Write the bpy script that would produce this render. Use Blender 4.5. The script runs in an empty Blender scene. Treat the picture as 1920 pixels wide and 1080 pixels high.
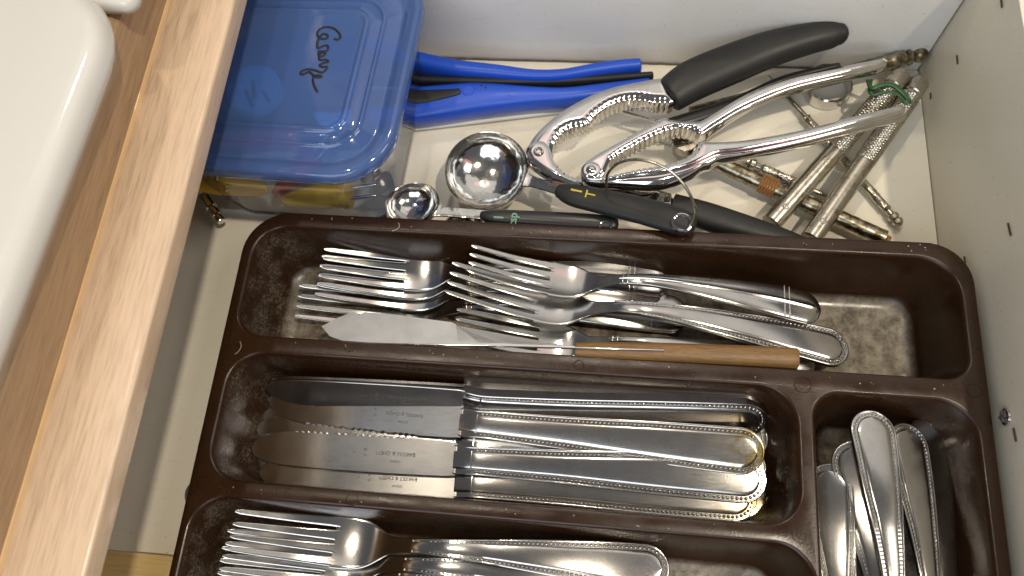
import bpy, bmesh, math, random
import numpy as np
from mathutils import Vector, Matrix, Euler
from mathutils.geometry import delaunay_2d_cdt
rnd = random.Random(11)
S = bpy.context.scene
COL = S.collection
# ------------------------------------------------------------------ camera
F = 1481.79
CAML = Vector((-.187387, -.309672, .412813))
CAMM = Euler((.3675836, .0745088, .0867776), 'XYZ').to_matrix()
cd = bpy.data.cameras.new('camera'); cam = bpy.data.objects.new('camera', cd); COL.objects.link(cam)
cam.location = CAML; cam.rotation_euler = (.3675836, .0745088, .0867776)
cd.sensor_width = 36; cd.lens = 36 * F / 1920; cd.clip_start = .005; cd.clip_end = 50
cd.dof.use_dof = True; cd.dof.focus_distance = .395; cd.dof.aperture_fstop = 11
S.camera = cam
# ------------------------------------------------------------------ light
wd = bpy.data.worlds.new('World'); S.world = wd; wd.use_nodes = True
wd.node_tree.nodes['Background'].inputs[0].default_value = (.92, .93, 1, 1)
wd.node_tree.nodes['Background'].inputs[1].default_value = .13
def lamp(name, kind, loc, power, color, size, aim=None, sy=None):
    l = bpy.data.lights.new(name, kind); l.energy = power; l.color = color
    o = bpy.data.objects.new(name, l); COL.objects.link(o); o.location = loc
    if kind == 'AREA':
        l.shape = 'RECTANGLE'; l.size = size; l.size_y = sy or size
        o.rotation_euler = (Vector(aim) - Vector(loc)).to_track_quat('-Z', 'Y').to_euler()
    else:
        l.shadow_soft_size = size
    return o
WARM = (1, .88, .70)
lamp('downlight', 'POINT', (.42, -.42, 1.86), 66, WARM, .035)
lamp('downlight', 'POINT', (-.62, .06, 1.86), 19, WARM, .035)
lamp('downlight', 'POINT', (-.18, .75, 1.86), 20, WARM, .035)
lamp('ceiling_glow', 'AREA', (.25, 1.38, 1.9), 9.5, (1, .95, .87), 2.3, (.25, 1.38, 0), 1.8)
lamp('window_light', 'AREA', (-.45, -1.5, 1.25), 17, (.87, .93, 1), 1.3, (-.2, -.1, .03), 1.2)
lamp('side_fill', 'AREA', (1.25, -.15, 1.75), 11, (1, .93, .84), .6, (-.2, -.15, .03), .6)  # added soft fill for the dark gap beside the counter, no known source
lamp('pink_fill', 'AREA', (-.15, .44, 1.0), .13, (1, .40, .40), .5, (-.15, .40, 0), .17)  # added lamp standing in for something pink mirrored in the chrome
lamp('pink_fill', 'AREA', (.45, -.30, .70), .20, (1, .42, .40), .22, (-.2, -.15, .03), .4)  # second added pink fill, tints the tilted metal
S.view_settings.view_transform = 'Standard'; S.view_settings.look = 'None'
S.view_settings.exposure = -.04; S.view_settings.gamma = 1
S.render.engine = 'CYCLES'
S.cycles.use_denoising = True
S.cycles.max_bounces = 10; S.cycles.transparent_max_bounces = 16
S.cycles.sample_clamp_indirect = 4
S.cycles.caustics_refractive = False

# ------------------------------------------------------------------ helpers
def at(u, v, z):
    d = CAMM @ Vector(((u - 960) / F, -(v - 540) / F, -1))
    t = (z - CAML.z) / d.z
    return CAML + d * t
def pxm(u, v, z):
    p = at(u, v, z) - CAML
    return abs((CAMM.inverted() @ p).z) / F
def crom(pts, n=6, closed=False):
    """smooth curve through n-dimensional points"""
    P = [tuple(p) for p in pts]; out = []; N = len(P)
    rng = range(N if closed else N - 1)
    for i in rng:
        if closed: a, b, c, d = P[i - 1], P[i], P[(i + 1) % N], P[(i + 2) % N]
        else: a, b, c, d = P[max(i - 1, 0)], P[i], P[i + 1], P[min(i + 2, N - 1)]
        for k in range(n):
            t = k / n
            out.append(tuple(.5 * (2 * q + (r - p) * t + (2 * p - 5 * q + 4 * r - s) * t * t + (3 * q - p - 3 * r + s) * t ** 3) for p, q, r, s in zip(a, b, c, d)))
    if not closed: out.append(P[-1])
    return out
def empty(name, loc, label, cat, group=None):
    o = bpy.data.objects.new(name, None); COL.objects.link(o); o.location = loc; o.empty_display_size = .01
    o['label'] = label; o['category'] = cat
    if group: o['group'] = group
    return o
def make(name, verts, faces, mat, parent=None, uv=False, smooth=True, ang=38, world=True, bev=0):
    """one mesh object; with world=True the vertices are world points and the parent is an unrotated empty"""
    off = Vector(parent.location) if (parent is not None and world) else Vector((0, 0, 0))
    if parent is not None and world and parent.parent is not None: off = off + Vector(parent.parent.location)
    me = bpy.data.meshes.new(name)
    me.from_pydata([tuple(Vector(v) - off) for v in verts], [], faces)
    bm = bmesh.new(); bm.from_mesh(me)
    bmesh.ops.remove_doubles(bm, verts=bm.verts, dist=1e-6)
    bmesh.ops.recalc_face_normals(bm, faces=bm.faces)
    if bev:
        bmesh.ops.bevel(bm, geom=[e for e in bm.edges if len(e.link_faces) == 2 and e.calc_face_angle(0) > .6], offset=bev, segments=2, affect='EDGES', profile=.5)
    bm.to_mesh(me); bm.free()
    if uv:
        l = me.uv_layers.new(name='flow')
        for lp in me.loops:
            c = me.vertices[lp.vertex_index].co; l.data[lp.index].uv = (c.x * 10, c.y * 10)
    if smooth:
        me.shade_smooth(); me.set_sharp_from_angle(angle=math.radians(ang))
    if mat: me.materials.append(mat)
    o = bpy.data.objects.new(name, me); COL.objects.link(o)
    if parent is not None: o.parent = parent
    return o
def tag(o, label, cat, group=None):
    o['label'] = label; o['category'] = cat
    if group: o['group'] = group
    return o
def rings_mesh(rings, cap0=True, cap1=True):
    n = len(rings[0]); V = [v for r in rings for v in r]; Fc = []
    for i in range(len(rings) - 1):
        for k in range(n):
            Fc.append((i * n + k, i * n + (k + 1) % n, (i + 1) * n + (k + 1) % n, (i + 1) * n + k))
    if cap0: Fc.append(tuple(range(n))[::-1])
    if cap1: Fc.append(tuple(range((len(rings) - 1) * n, len(rings) * n)))
    return V, Fc
def join(*ms):
    V, Fc = [], []
    for v, f in ms:
        o = len(V); V += list(v); Fc += [tuple(i + o for i in q) for q in f]
    return V, Fc
def sweep(path, n=16, power=2.0, round_ends=(1, 1), up=Vector((0, 0, 1))):
    """path of (x,y,z,half width,half height): superellipse tube, ends rounded over the half width"""
    P = [Vector(p[:3]) for p in path]; rings = []
    def frame(i):
        t = (P[min(i + 1, len(P) - 1)] - P[max(i - 1, 0)]).normalized()
        s = up.cross(t).normalized(); return t, s, t.cross(s)
    def ring(c, s, u, w, h):
        r = []
        for k in range(n):
            a = 2 * math.pi * k / n; ca, sa = math.cos(a), math.sin(a)
            r.append(c + s * (w * math.copysign(abs(ca) ** (2 / power), ca)) + u * (h * math.copysign(abs(sa) ** (2 / power), sa)))
        return r
    t, s, u = frame(0); w, h = path[0][3:5]
    if round_ends[0]:
        for a in (88, 70, 50, 30, 14):
            c = math.cos(math.radians(a)); rings.append(ring(P[0] - t * (min(w, h) * round_ends[0] * math.sin(math.radians(a))), s, u, w * c, h * c))
    for i, p in enumerate(path):
        t, s, u = frame(i); rings.append(ring(P[i], s, u, p[3], p[4]))
    if round_ends[1]:
        w, h = path[-1][3:5]
        for a in (14, 30, 50, 70, 88):
            c = math.cos(math.radians(a)); rings.append(ring(P[-1] + t * (min(w, h) * round_ends[1] * math.sin(math.radians(a))), s, u, w * c, h * c))
    return rings_mesh(rings)
def pxpath(pts, n=5):
    """(u,v,z,half width px,half height m) pixels of the photo at height z -> smooth world path"""
    out = []
    for u, v, z, w, h in crom(pts, n):
        p = at(u, v, z); out.append((p.x, p.y, p.z, w * pxm(u, v, z), h))
    return out
def lathe(prof, n=24, fn=None):
    """profile of (x, r) round the x axis"""
    rings = []
    for x, r in prof:
        ring = []
        for k in range(n):
            a = 2 * math.pi * k / n; q = r * (fn(x, a) if fn else 1)
            ring.append(Vector((x, q * math.cos(a), q * math.sin(a))))
        rings.append(ring)
    return rings_mesh(rings)
def prism(top, t, bevel=.0006, flare=None, thin=None, dome=0, dw=.003):
    """closed outline of world points (top edge), extruded straight down by t, top and bottom edges rounded"""
    P = [Vector(p) for p in top]; N = len(P)
    area = sum(P[i].x * P[(i + 1) % N].y - P[(i + 1) % N].x * P[i].y for i in range(N))
    fl = list(flare) if flare else [0] * N
    tf = list(thin) if thin else [1] * N
    if area < 0: P.reverse(); fl.reverse(); tf.reverse()
    def inset(d, dz, k=0):
        o = []
        for i in range(N):
            a, b, c = P[i - 1], P[i], P[(i + 1) % N]
            e1 = (b - a); e2 = (c - b); e1.z = e2.z = 0
            e1 = e1.normalized() if e1.length > 1e-9 else Vector((1, 0, 0)); e2 = e2.normalized() if e2.length > 1e-9 else e1
            m = Vector((-(e1.y + e2.y), e1.x + e2.x, 0)); m = m.normalized() if m.length > 1e-6 else Vector((-e1.y, e1.x, 0))
            o.append(b + m * (d - k * fl[i]) + Vector((0, 0, dz * (tf[i] if dz < -bevel * 1.5 else 1))))
        return o
    if flare: rings = [inset(bevel, 0), inset(bevel * .3, -bevel * .3)] + [inset(0, -bevel - (t - 2 * bevel) * (1 - math.cos(a)), math.sin(a)) for a in (0, .25, .5, .75, 1.0, 1.25, 1.5)] + [inset(bevel, -t, 1)]
    else: rings = [inset(bevel, 0), inset(bevel * .3, -bevel * .3), inset(0, -bevel), inset(0, -t + bevel), inset(bevel, -t)]
    V, Fc = rings_mesh(rings, False, False)
    bm = bmesh.new()
    vs = [bm.verts.new(v) for v in V]
    for f in Fc: bm.faces.new([vs[i] for i in f])
    if dome:
        T = [v.co.copy() for v in vs[:N]]; A = np.array([(p.x, p.y) for p in T]); B = np.roll(A, -1, 0); AB = B - A; LL = (AB ** 2).sum(1) + 1e-14
        def dist(q):
            k = np.clip(((q - A) * AB).sum(1) / LL, 0, 1); return float(np.sqrt((((A + AB * k[:, None]) - q) ** 2).sum(1).min()))
        def inside(q):
            c = (A[:, 1] > q[1]) != (B[:, 1] > q[1]); return bool(np.sum(c & (q[0] < A[:, 0] + (q[1] - A[:, 1]) / (AB[:, 1] + 1e-14) * AB[:, 0])) % 2)
        st = .00055; pts = [Vector(a) for a in A]
        for ix in range(int((A[:, 0].max() - A[:, 0].min()) / st)):
            for iy in range(int((A[:, 1].max() - A[:, 1].min()) / st)):
                q = np.array((A[:, 0].min() + (ix + .5 * (iy % 2)) * st, A[:, 1].min() + iy * st))
                if inside(q) and dist(q) > .00035: pts.append(Vector(q))
        co, _, fs, orig, _, _ = delaunay_2d_cdt(pts, [(i, (i + 1) % N) for i in range(N)], [], 1, 1e-7)
        W_ = [(T, A)]
        new = []
        for c, oi in zip(co, orig):
            if oi and min(oi) < N: new.append(vs[min(oi)])
            else:
                q = np.array((c.x, c.y)); w = np.exp(-((A - q) ** 2).sum(1) / (2 * .0035 ** 2)) + 1e-12; z = float((w * np.array([p.z for p in T])).sum() / w.sum())
                d = min(dist(q) / dw, 1); new.append(bm.verts.new((c.x, c.y, z + dome * (1 - (1 - d) ** 2))))
        for f in fs:
            try: bm.faces.new([new[i] for i in f])
            except ValueError: pass
        bmesh.ops.triangulate(bm, faces=[bm.faces.new(vs[-N:][::-1])])
    else:
        top_f = bm.faces.new(vs[:N]); bot_f = bm.faces.new(vs[-N:][::-1])
        bmesh.ops.triangulate(bm, faces=[top_f, bot_f])
    bm.verts.index_update()
    V = [v.co.copy() for v in bm.verts]; Fc = [tuple(v.index for v in f.verts) for f in bm.faces]; bm.free()
    return V, Fc
def toothed(pts, pitch, amp):
    """px polyline with rounded teeth along it"""
    C = crom(pts, 12); L = [0]
    for a, b in zip(C, C[1:]): L.append(L[-1] + math.hypot(b[0] - a[0], b[1] - a[1]))
    n = int(L[-1] / pitch) * 6; out = []; j = 0
    for i in range(n + 1):
        s = L[-1] * i / n
        while j < len(L) - 2 and L[j + 1] < s: j += 1
        t = (s - L[j]) / max(L[j + 1] - L[j], 1e-6)
        a, b = C[j], C[j + 1]; dx, dy = b[0] - a[0], b[1] - a[1]; m = math.hypot(dx, dy) or 1
        o = amp * abs(math.sin(math.pi * s / pitch))
        out.append((a[0] + dx * t + dy / m * o, a[1] + dy * t - dx / m * o))
    return out
def world_outline(px, zf):
    return [at(u, v, zf(u, v) if callable(zf) else zf) for u, v in px]
def box(x0, x1, y0, y1, z0, z1):
    V = [(x, y, z) for z in (z0, z1) for y in (y0, y1) for x in (x0, x1)]
    return V, [(0, 1, 3, 2), (4, 6, 7, 5), (0, 4, 5, 1), (2, 3, 7, 6), (0, 2, 6, 4), (1, 5, 7, 3)]
def rrect(x0, x1, y0, y1, r, n=8):
    if not hasattr(r, '__len__'): r = (r,) * 4
    o = []
    for (cx, cy, a0), q in zip(((x1, y1, 0), (x0, y1, 90), (x0, y0, 180), (x1, y0, 270)), r):
        sx = -1 if cx == x1 else 1; sy = -1 if cy == y1 else 1
        for k in range(n + 1):
            a = math.radians(a0 + 90 * k / n); o.append((cx + sx * q + q * math.cos(a), cy + sy * q + q * math.sin(a)))
    return o
def disc(c, r, z0, z1, n=24):
    return rings_mesh([[Vector((c[0] + q * math.cos(2 * math.pi * k / n), c[1] + q * math.sin(2 * math.pi * k / n), z)) for k in range(n)] for q, z in ((r, z0), (r, z1 - .0004), (r - .0004, z1))])
def torus(c, R, r, axis, n=40, m=8, ex=1.0):
    c = Vector(c); q = Vector(axis).to_track_quat('Z', 'X'); rings = []
    for i in range(n):
        a = 2 * math.pi * i / n; e = q @ Vector((math.cos(a), math.sin(a), 0)); z = q @ Vector((0, 0, 1))
        rings.append([c + e * (R + r * math.cos(b)) * 1 + z * (r * ex * math.sin(b)) for b in (2 * math.pi * k / m for k in range(m))])
    rings.append(rings[0])
    return rings_mesh(rings, False, False)
def pose(o, a, b, A, B, roll=0, upl=(0, 0, 1)):
    """place a locally built thing: local points a,b land on world points A,B, turned by roll about that line"""
    a, b, A, B = map(Vector, (a, b, A, B)); s = (B - A).length / (b - a).length
    def fr(d, u):
        e = d.normalized(); u = Vector(u); u = (u - e * u.dot(e)).normalized(); y = u.cross(e)
        return Matrix((e, y, u)).transposed()
    Rm = Matrix.Rotation(math.radians(roll), 3, (B - A).normalized()) @ fr(B - A, (0, 0, 1)) @ fr(b - a, upl).transposed()
    M = Matrix.Translation(A) @ (Rm * s).to_4x4() @ Matrix.Translation(-a)
    o.matrix_world = M
    o.location = M.translation; o.rotation_euler = Rm.to_euler(); o.scale = (s, s, s)
def dup(o, label=None, parent=None):
    c = o.copy(); COL.objects.link(c)
    if parent is not None: c.parent = parent
    if label: c['label'] = label
    for ch in [x for x in bpy.data.objects if x.parent == o]: dup(ch, None, c)
    return c

# ------------------------------------------------------------------ materials
def newmat(name):
    m = bpy.data.materials.new(name); m.use_nodes = True
    return m, m.node_tree.nodes, m.node_tree.links, m.node_tree.nodes['Principled BSDF']
def tex(N, L, scale, stretch=(1, 1, 1), detail=4, kind='ShaderNodeTexNoise', coord='Object', rough=.55):
    tc = N.new('ShaderNodeTexCoord'); mp = N.new('ShaderNodeMapping'); mp.inputs['Scale'].default_value = stretch
    L.new(tc.outputs[coord], mp.inputs['Vector']); t = N.new(kind); t.inputs['Scale'].default_value = scale
    L.new(mp.outputs['Vector'], t.inputs['Vector'])
    if kind == 'ShaderNodeTexNoise':
        t.inputs['Detail'].default_value = detail; t.inputs['Roughness'].default_value = rough
    return t
def ramp(N, L, src, stops):
    r = N.new('ShaderNodeValToRGB'); L.new(src, r.inputs['Fac'])
    while len(r.color_ramp.elements) < len(stops): r.color_ramp.elements.new(.5)
    for e, (p, c) in zip(r.color_ramp.elements, stops):
        e.position = p; e.color = (*c, 1) if hasattr(c, '__len__') else (c, c, c, 1)
    return r
def mixc(N, L, fac, a, b):
    m = N.new('ShaderNodeMix'); m.data_type = 'RGBA'
    for s, v in ((0, fac), (6, a), (7, b)):
        if hasattr(v, 'links'): L.new(v, m.inputs[s])
        elif hasattr(v, '__len__'): m.inputs[s].default_value = (*v, 1)
        else: m.inputs[s].default_value = v
    return m.outputs[2]
def bump(N, L, P, src, strength, dist=.0004):
    b = N.new('ShaderNodeBump'); b.inputs['Strength'].default_value = strength; b.inputs['Distance'].default_value = dist
    L.new(src, b.inputs['Height']); L.new(b.outputs['Normal'], P.inputs['Normal'])
def steel(name, color=(.60, .575, .54), rough=.2, aniso=.55, brush=.25, tarnish=None, amount=.55, from_x=None):
    m, N, L, P = newmat(name)
    P.inputs['Metallic'].default_value = 1; P.inputs['Roughness'].default_value = rough
    n = tex(N, L, 1, (140, 9000, 9000), 2)
    r = ramp(N, L, n.outputs['Fac'], [(.3, rough * .85), (.7, rough * 1.2)]); L.new(r.outputs['Color'], P.inputs['Roughness'])
    if aniso:
        t = N.new('ShaderNodeTangent'); t.direction_type = 'UV_MAP'; t.uv_map = 'flow'
        L.new(t.outputs['Tangent'], P.inputs['Tangent']); P.inputs['Anisotropic'].default_value = aniso; P.inputs['Anisotropic Rotation'].default_value = .25
    if brush: bump(N, L, P, n.outputs['Fac'], brush, .00002)
    c = color
    blot = tex(N, L, 90, (1, 1, 1), 5)
    c2 = tuple(q * .86 for q in color)
    col = mixc(N, L, ramp(N, L, blot.outputs['Fac'], [(.45, 0.), (.7, 1.)]).outputs['Color'], c, c2)
    if tarnish:
        tn = tex(N, L, 260, (1, 1, 1), 6)
        fac = ramp(N, L, tn.outputs['Fac'], [(amount - .1, 0.), (amount + .12, 1.)]).outputs['Color']
        if from_x:
            tc = N.new('ShaderNodeTexCoord'); sx = N.new('ShaderNodeSeparateXYZ'); L.new(tc.outputs['Object'], sx.inputs[0])
            mr = N.new('ShaderNodeMapRange'); L.new(sx.outputs['X'], mr.inputs[0]); mr.inputs[1].default_value = from_x[0]; mr.inputs[2].default_value = from_x[1]
            mu = N.new('ShaderNodeMath'); mu.operation = 'MULTIPLY'; L.new(mr.outputs[0], mu.inputs[0]); L.new(fac, mu.inputs[1]); fac = mu.outputs[0]
        col = mixc(N, L, fac, col, tarnish)
    L.new(col, P.inputs['Base Color'])
    return m
def ripple(m, scale, strength, dist):
    N, L = m.node_tree.nodes, m.node_tree.links
    bump(N, L, N['Principled BSDF'], tex(N, L, scale, (1, 1, 1), 2).outputs['Fac'], strength, dist)
def plastic(name, color, rough=.4, bumpy=.1, spec=.5, var=.15):
    m, N, L, P = newmat(name)
    n = tex(N, L, 120, (1, 1, 1), 6)
    L.new(mixc(N, L, n.outputs['Fac'], tuple(c * (1 - var) for c in color), tuple(c * (1 + var) for c in color)), P.inputs['Base Color'])
    n2 = tex(N, L, 40, (1, 1, 1), 6)
    L.new(ramp(N, L, n2.outputs['Fac'], [(.3, rough * .75), (.75, min(1, rough * 1.25))]).outputs['Color'], P.inputs['Roughness'])
    P.inputs['Specular IOR Level'].default_value = spec
    if bumpy: bump(N, L, P, tex(N, L, 1500, (1, 1, 1), 3).outputs['Fac'], bumpy, .0001)
    return m
def film(name, tint, body, share, gloss_rough=.08, ior=1.6):
    """thin clear or tinted moulded plastic"""
    m, N, L, P = newmat(name); N.remove(P)
    out = [n for n in N if n.type == 'OUTPUT_MATERIAL'][0]
    tr = N.new('ShaderNodeBsdfTransparent'); tr.inputs[0].default_value = (*tint, 1)
    df = N.new('ShaderNodeBsdfDiffuse'); df.inputs[0].default_value = (*body, 1)
    tl = N.new('ShaderNodeBsdfTranslucent'); tl.inputs[0].default_value = (*body, 1)
    m0 = N.new('ShaderNodeMixShader'); m0.inputs[0].default_value = .35; L.new(df.outputs[0], m0.inputs[1]); L.new(tl.outputs[0], m0.inputs[2])
    m1 = N.new('ShaderNodeMixShader'); m1.inputs[0].default_value = share; L.new(tr.outputs[0], m1.inputs[1]); L.new(m0.outputs[0], m1.inputs[2])
    gl = N.new('ShaderNodeBsdfGlossy'); gl.inputs['Roughness'].default_value = gloss_rough
    fr = N.new('ShaderNodeFresnel'); fr.inputs[0].default_value = ior
    b = N.new('ShaderNodeBump'); b.inputs['Strength'].default_value = .10; b.inputs['Distance'].default_value = .001
    L.new(tex(N, L, 60, (1, 1, 1), 3).outputs['Fac'], b.inputs['Height']); L.new(b.outputs[0], gl.inputs['Normal'])
    m2 = N.new('ShaderNodeMixShader'); L.new(fr.outputs[0], m2.inputs[0]); L.new(m1.outputs[0], m2.inputs[1]); L.new(gl.outputs[0], m2.inputs[2])
    L.new(m2.outputs[0], out.inputs['Surface'])
    return m
def laminate(name, color, rough=.42):
    # faint rub marks and scuffs over the printed board
    m, N, L, P = newmat(name)
    big = tex(N, L, 14, (1, 1, 1), 5); sp = tex(N, L, 420, (1, 1, 1), 2)
    a = mixc(N, L, ramp(N, L, big.outputs['Fac'], [(.35, 0.), (.75, 1.)]).outputs['Color'], color, tuple(c * q for c, q in zip(color, (.93, .92, .88))))
    sc_ = tex(N, L, 1, (60, 420, 240), 6, rough=.7)
    a = mixc(N, L, ramp(N, L, sc_.outputs['Fac'], [(.56, 0.), (.72, .5)]).outputs['Color'], a, tuple(c * .80 for c in color))
    a = mixc(N, L, ramp(N, L, sp.outputs['Fac'], [(.68, 0.), (.75, .6)]).outputs['Color'], a, tuple(c * .55 for c in color))
    L.new(a, P.inputs['Base Color']); P.inputs['Roughness'].default_value = rough
    bump(N, L, P, tex(N, L, 300, (1, 1, 1), 3).outputs['Fac'], .06, .0002)
    return m
def wood(name, dark, light, axis='y', rough=.38, fine=1.0, coat=0):
    m, N, L, P = newmat(name)
    st = {'y': (1, .06, 1), 'x': (.06, 1, 1)}[axis]
    a = tex(N, L, 300 * fine, (st[0], st[1] * .7, st[2]), 6, rough=.6); b = tex(N, L, 900 * fine, (st[0], st[1] * 1.2, st[2]), 3); c = tex(N, L, 30, st, 3)
    col = mixc(N, L, ramp(N, L, a.outputs['Fac'], [(.25, 0.), (.85, 1.)]).outputs['Color'], light, dark)
    col = mixc(N, L, ramp(N, L, b.outputs['Fac'], [(.46, 0.), (.70, .6)]).outputs['Color'], col, tuple(q * .62 for q in dark))
    col = mixc(N, L, ramp(N, L, c.outputs['Fac'], [(.4, 0.), (.7, .5)]).outputs['Color'], col, tuple(q * 1.12 for q in light))
    L.new(col, P.inputs['Base Color'])
    L.new(ramp(N, L, b.outputs['Fac'], [(.3, rough * .8), (.7, rough * 1.3)]).outputs['Color'], P.inputs['Roughness'])
    bump(N, L, P, b.outputs['Fac'], .25, .0003)
    if coat: P.inputs['Coat Weight'].default_value = coat; P.inputs['Coat Roughness'].default_value = .18
    return m
M_STEEL = steel('brushed_steel', (.55, .53, .50), .15, .7)
M_STEEL_OLD = steel('worn_steel', (.55, .53, .50), .2, .5, .3)
M_BLADE = steel('knife_blade_steel', (.47, .455, .435), .22, .75, .3)
M_GOLDEN = steel('steel_with_golden_stain', (.55, .52, .475), .16, .6, .2, (.36, .27, .09), .50, (.212, .230))
M_CHROME = steel('polished_chrome', (.72, .705, .685), .065, 0, 0)
M_BOWL = steel('polished_bowl_steel', (.68, .66, .62), .12, 0, 0)
ripple(M_CHROME, 45, .15, .0015)
ripple(M_BOWL, 110, .35, .0012)
M_TARNISH = steel('tarnished_nickel', (.46, .42, .33), .30, 0, 0, (.15, .115, .065), .48)
M_NICKEL = steel('satin_nickel', (.53, .49, .41), .27, 0, .1, (.27, .225, .16), .60)
M_RUST = plastic('orange_stain', (.27, .115, .028), .4, .3)
M_GRIP = plastic('black_rubber_grip', (.015, .015, .0145), .52, .25, .4, .3)
M_BLACK = plastic('black_plastic', (.018, .018, .018), .35, .1)
M_BLUE = plastic('blue_plastic', (.012, .075, .52), .36, .08, .5, .08)
M_YELLOW = plastic('yellow_plastic', (.95, .56, .02), .4, .05)
M_RED = plastic('red_plastic', (.45, .03, .05), .4, .05)
M_SKY = plastic('sky_blue_plastic', (.10, .42, .78), .4, .05)
M_GREEN = plastic('green_rubber', (.02, .085, .028), .45, .1)
M_GREY = plastic('grey_plastic', (.10, .10, .105), .4, .1)
M_INK = plastic('black_ink', (.006, .006, .010), .5, 0)
M_INKY = plastic('yellow_ink', (.46, .35, .03), .5, 0)
M_INKG = plastic('pale_green_ink', (.17, .32, .23), .5, 0)
M_ENGRAVE = plastic('etched_grey', (.10, .09, .075), .6, 0)
M_LID = film('blue_translucent_lid', (.50, .62, .92), (.15, .29, .74), .50, .06)
M_TUB = film('clear_plastic_tub', (.96, .96, .945), (.55, .54, .50), .035, .04, 1.28)
M_LAM = laminate('cream_laminate', (.82, .775, .655))
M_WALL = laminate('white_side_panel', (.82, .81, .79))
M_WOODT = wood('pale_varnished_wood', (.52, .365, .235), (.655, .49, .345), 'y', .34, 1, .3)
M_WOODU = wood('shaded_varnished_wood', (.31, .20, .11), (.47, .32, .19), 'y', .4, 1, .2)  # darker than the rail: shade of the upright face painted into the wood
M_BEADW = plastic('amber_glow_line', (.74, .50, .26), .3, .1)  # painted glow for the corner where rail and upstand meet
M_BOARD = wood('yellow_board_wood', (.62, .42, .16), (.75, .55, .25), 'x', .5, .5)
M_HANDW = wood('brown_knife_handle_wood', (.08, .038, .010), (.25, .135, .038), 'x', .42, 4)
M_ENAMEL = plastic('white_enamel', (.66, .645, .605), .12, 0, .5, .02)
M_STAIN = plastic('brown_nick', (.08, .035, .018), .7, 0)
M_HAIR = plastic('pale_fibre', (.55, .46, .36), .6, 0)
M_CRUMB = plastic('pale_crumb', (.50, .42, .30), .8, 0)

def tray_material():
    m, N, L, P = newmat('brown_moulded_plastic')
    base = (.023, .0092, .0032)
    big = tex(N, L, 22, (1, 1, 1), 6); sp = tex(N, L, 900, (1, 1, 1), 2); scr = tex(N, L, 130, (1, 1, 1), 8, rough=.75); scr2 = tex(N, L, 1, (1500, 130, 130), 4)
    geo = N.new('ShaderNodeNewGeometry'); sep = N.new('ShaderNodeSeparateXYZ'); L.new(geo.outputs['Position'], sep.inputs[0])
    col = mixc(N, L, ramp(N, L, big.outputs['Fac'], [(.35, 0.), (.7, 1.)]).outputs['Color'], base, (.029, .0125, .0050))
    # pale crumbs and dust: specks all over, thick in the corners at the back end, where the tray is never wiped
    dx = N.new('ShaderNodeMapRange'); L.new(sep.outputs['X'], dx.inputs[0]); dx.inputs[1].default_value = -.325; dx.inputs[2].default_value = -.372
    dz = N.new('ShaderNodeMapRange'); L.new(sep.outputs['Z'], dz.inputs[0]); dz.inputs[1].default_value = .0405; dz.inputs[2].default_value = .037
    dust = N.new('ShaderNodeMath'); dust.operation = 'MULTIPLY'; L.new(dx.outputs[0], dust.inputs[0]); L.new(dz.outputs[0], dust.inputs[1])
    pm = tex(N, L, 75, (1, 1, 1), 5)
    dn = tex(N, L, 800, (1, 1, 1), 8, rough=.75)
    d2 = N.new('ShaderNodeMath'); d2.operation = 'MULTIPLY'; L.new(dust.outputs[0], d2.inputs[0]); L.new(ramp(N, L, dn.outputs['Fac'], [(.46, .03), (.72, .60)]).outputs['Color'], d2.inputs[1])
    d3 = N.new('ShaderNodeMath'); d3.operation = 'MULTIPLY'; L.new(d2.outputs[0], d3.inputs[0]); L.new(ramp(N, L, pm.outputs['Fac'], [(.40, .15), (.60, 1.6)]).outputs['Color'], d3.inputs[1])
    col = mixc(N, L, d3.outputs[0], col, (.34, .30, .235))
    col = mixc(N, L, ramp(N, L, sp.outputs['Fac'], [(.745, 0.), (.80, .45)]).outputs['Color'], col, (.33, .28, .20))
    # bare floors scuffed grey by years of cutlery, their sheen painted in too
    fz = N.new('ShaderNodeMapRange'); L.new(sep.outputs['Z'], fz.inputs[0]); fz.inputs[1].default_value = .0075; fz.inputs[2].default_value = .0045
    s1 = ramp(N, L, scr.outputs['Fac'], [(.38, .2), (.66, 1.)]); s2 = ramp(N, L, scr2.outputs['Fac'], [(.6, 0.), (.74, .6)])
    sm = N.new('ShaderNodeMath'); sm.operation = 'MAXIMUM'; L.new(s1.outputs['Color'], sm.inputs[0]); L.new(s2.outputs['Color'], sm.inputs[1])
    sf = N.new('ShaderNodeMath'); sf.operation = 'MULTIPLY'; L.new(sm.outputs[0], sf.inputs[0]); L.new(fz.outputs[0], sf.inputs[1])
    col = mixc(N, L, sf.outputs[0], col, (.34, .30, .23))
    L.new(col, P.inputs['Base Color'])
    L.new(ramp(N, L, tex(N, L, 60, (1, 1, 1), 6).outputs['Fac'], [(.3, .17), (.7, .36)]).outputs['Color'], P.inputs['Roughness'])
    P.inputs['Specular IOR Level'].default_value = .38
    ad = N.new('ShaderNodeMath'); ad.operation = 'ADD'; L.new(dn.outputs['Fac'], ad.inputs[0]); L.new(sp.outputs['Fac'], ad.inputs[1])
    bump(N, L, P, ad.outputs[0], .12, .0003)
    return m
M_TRAY = tray_material()

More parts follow.
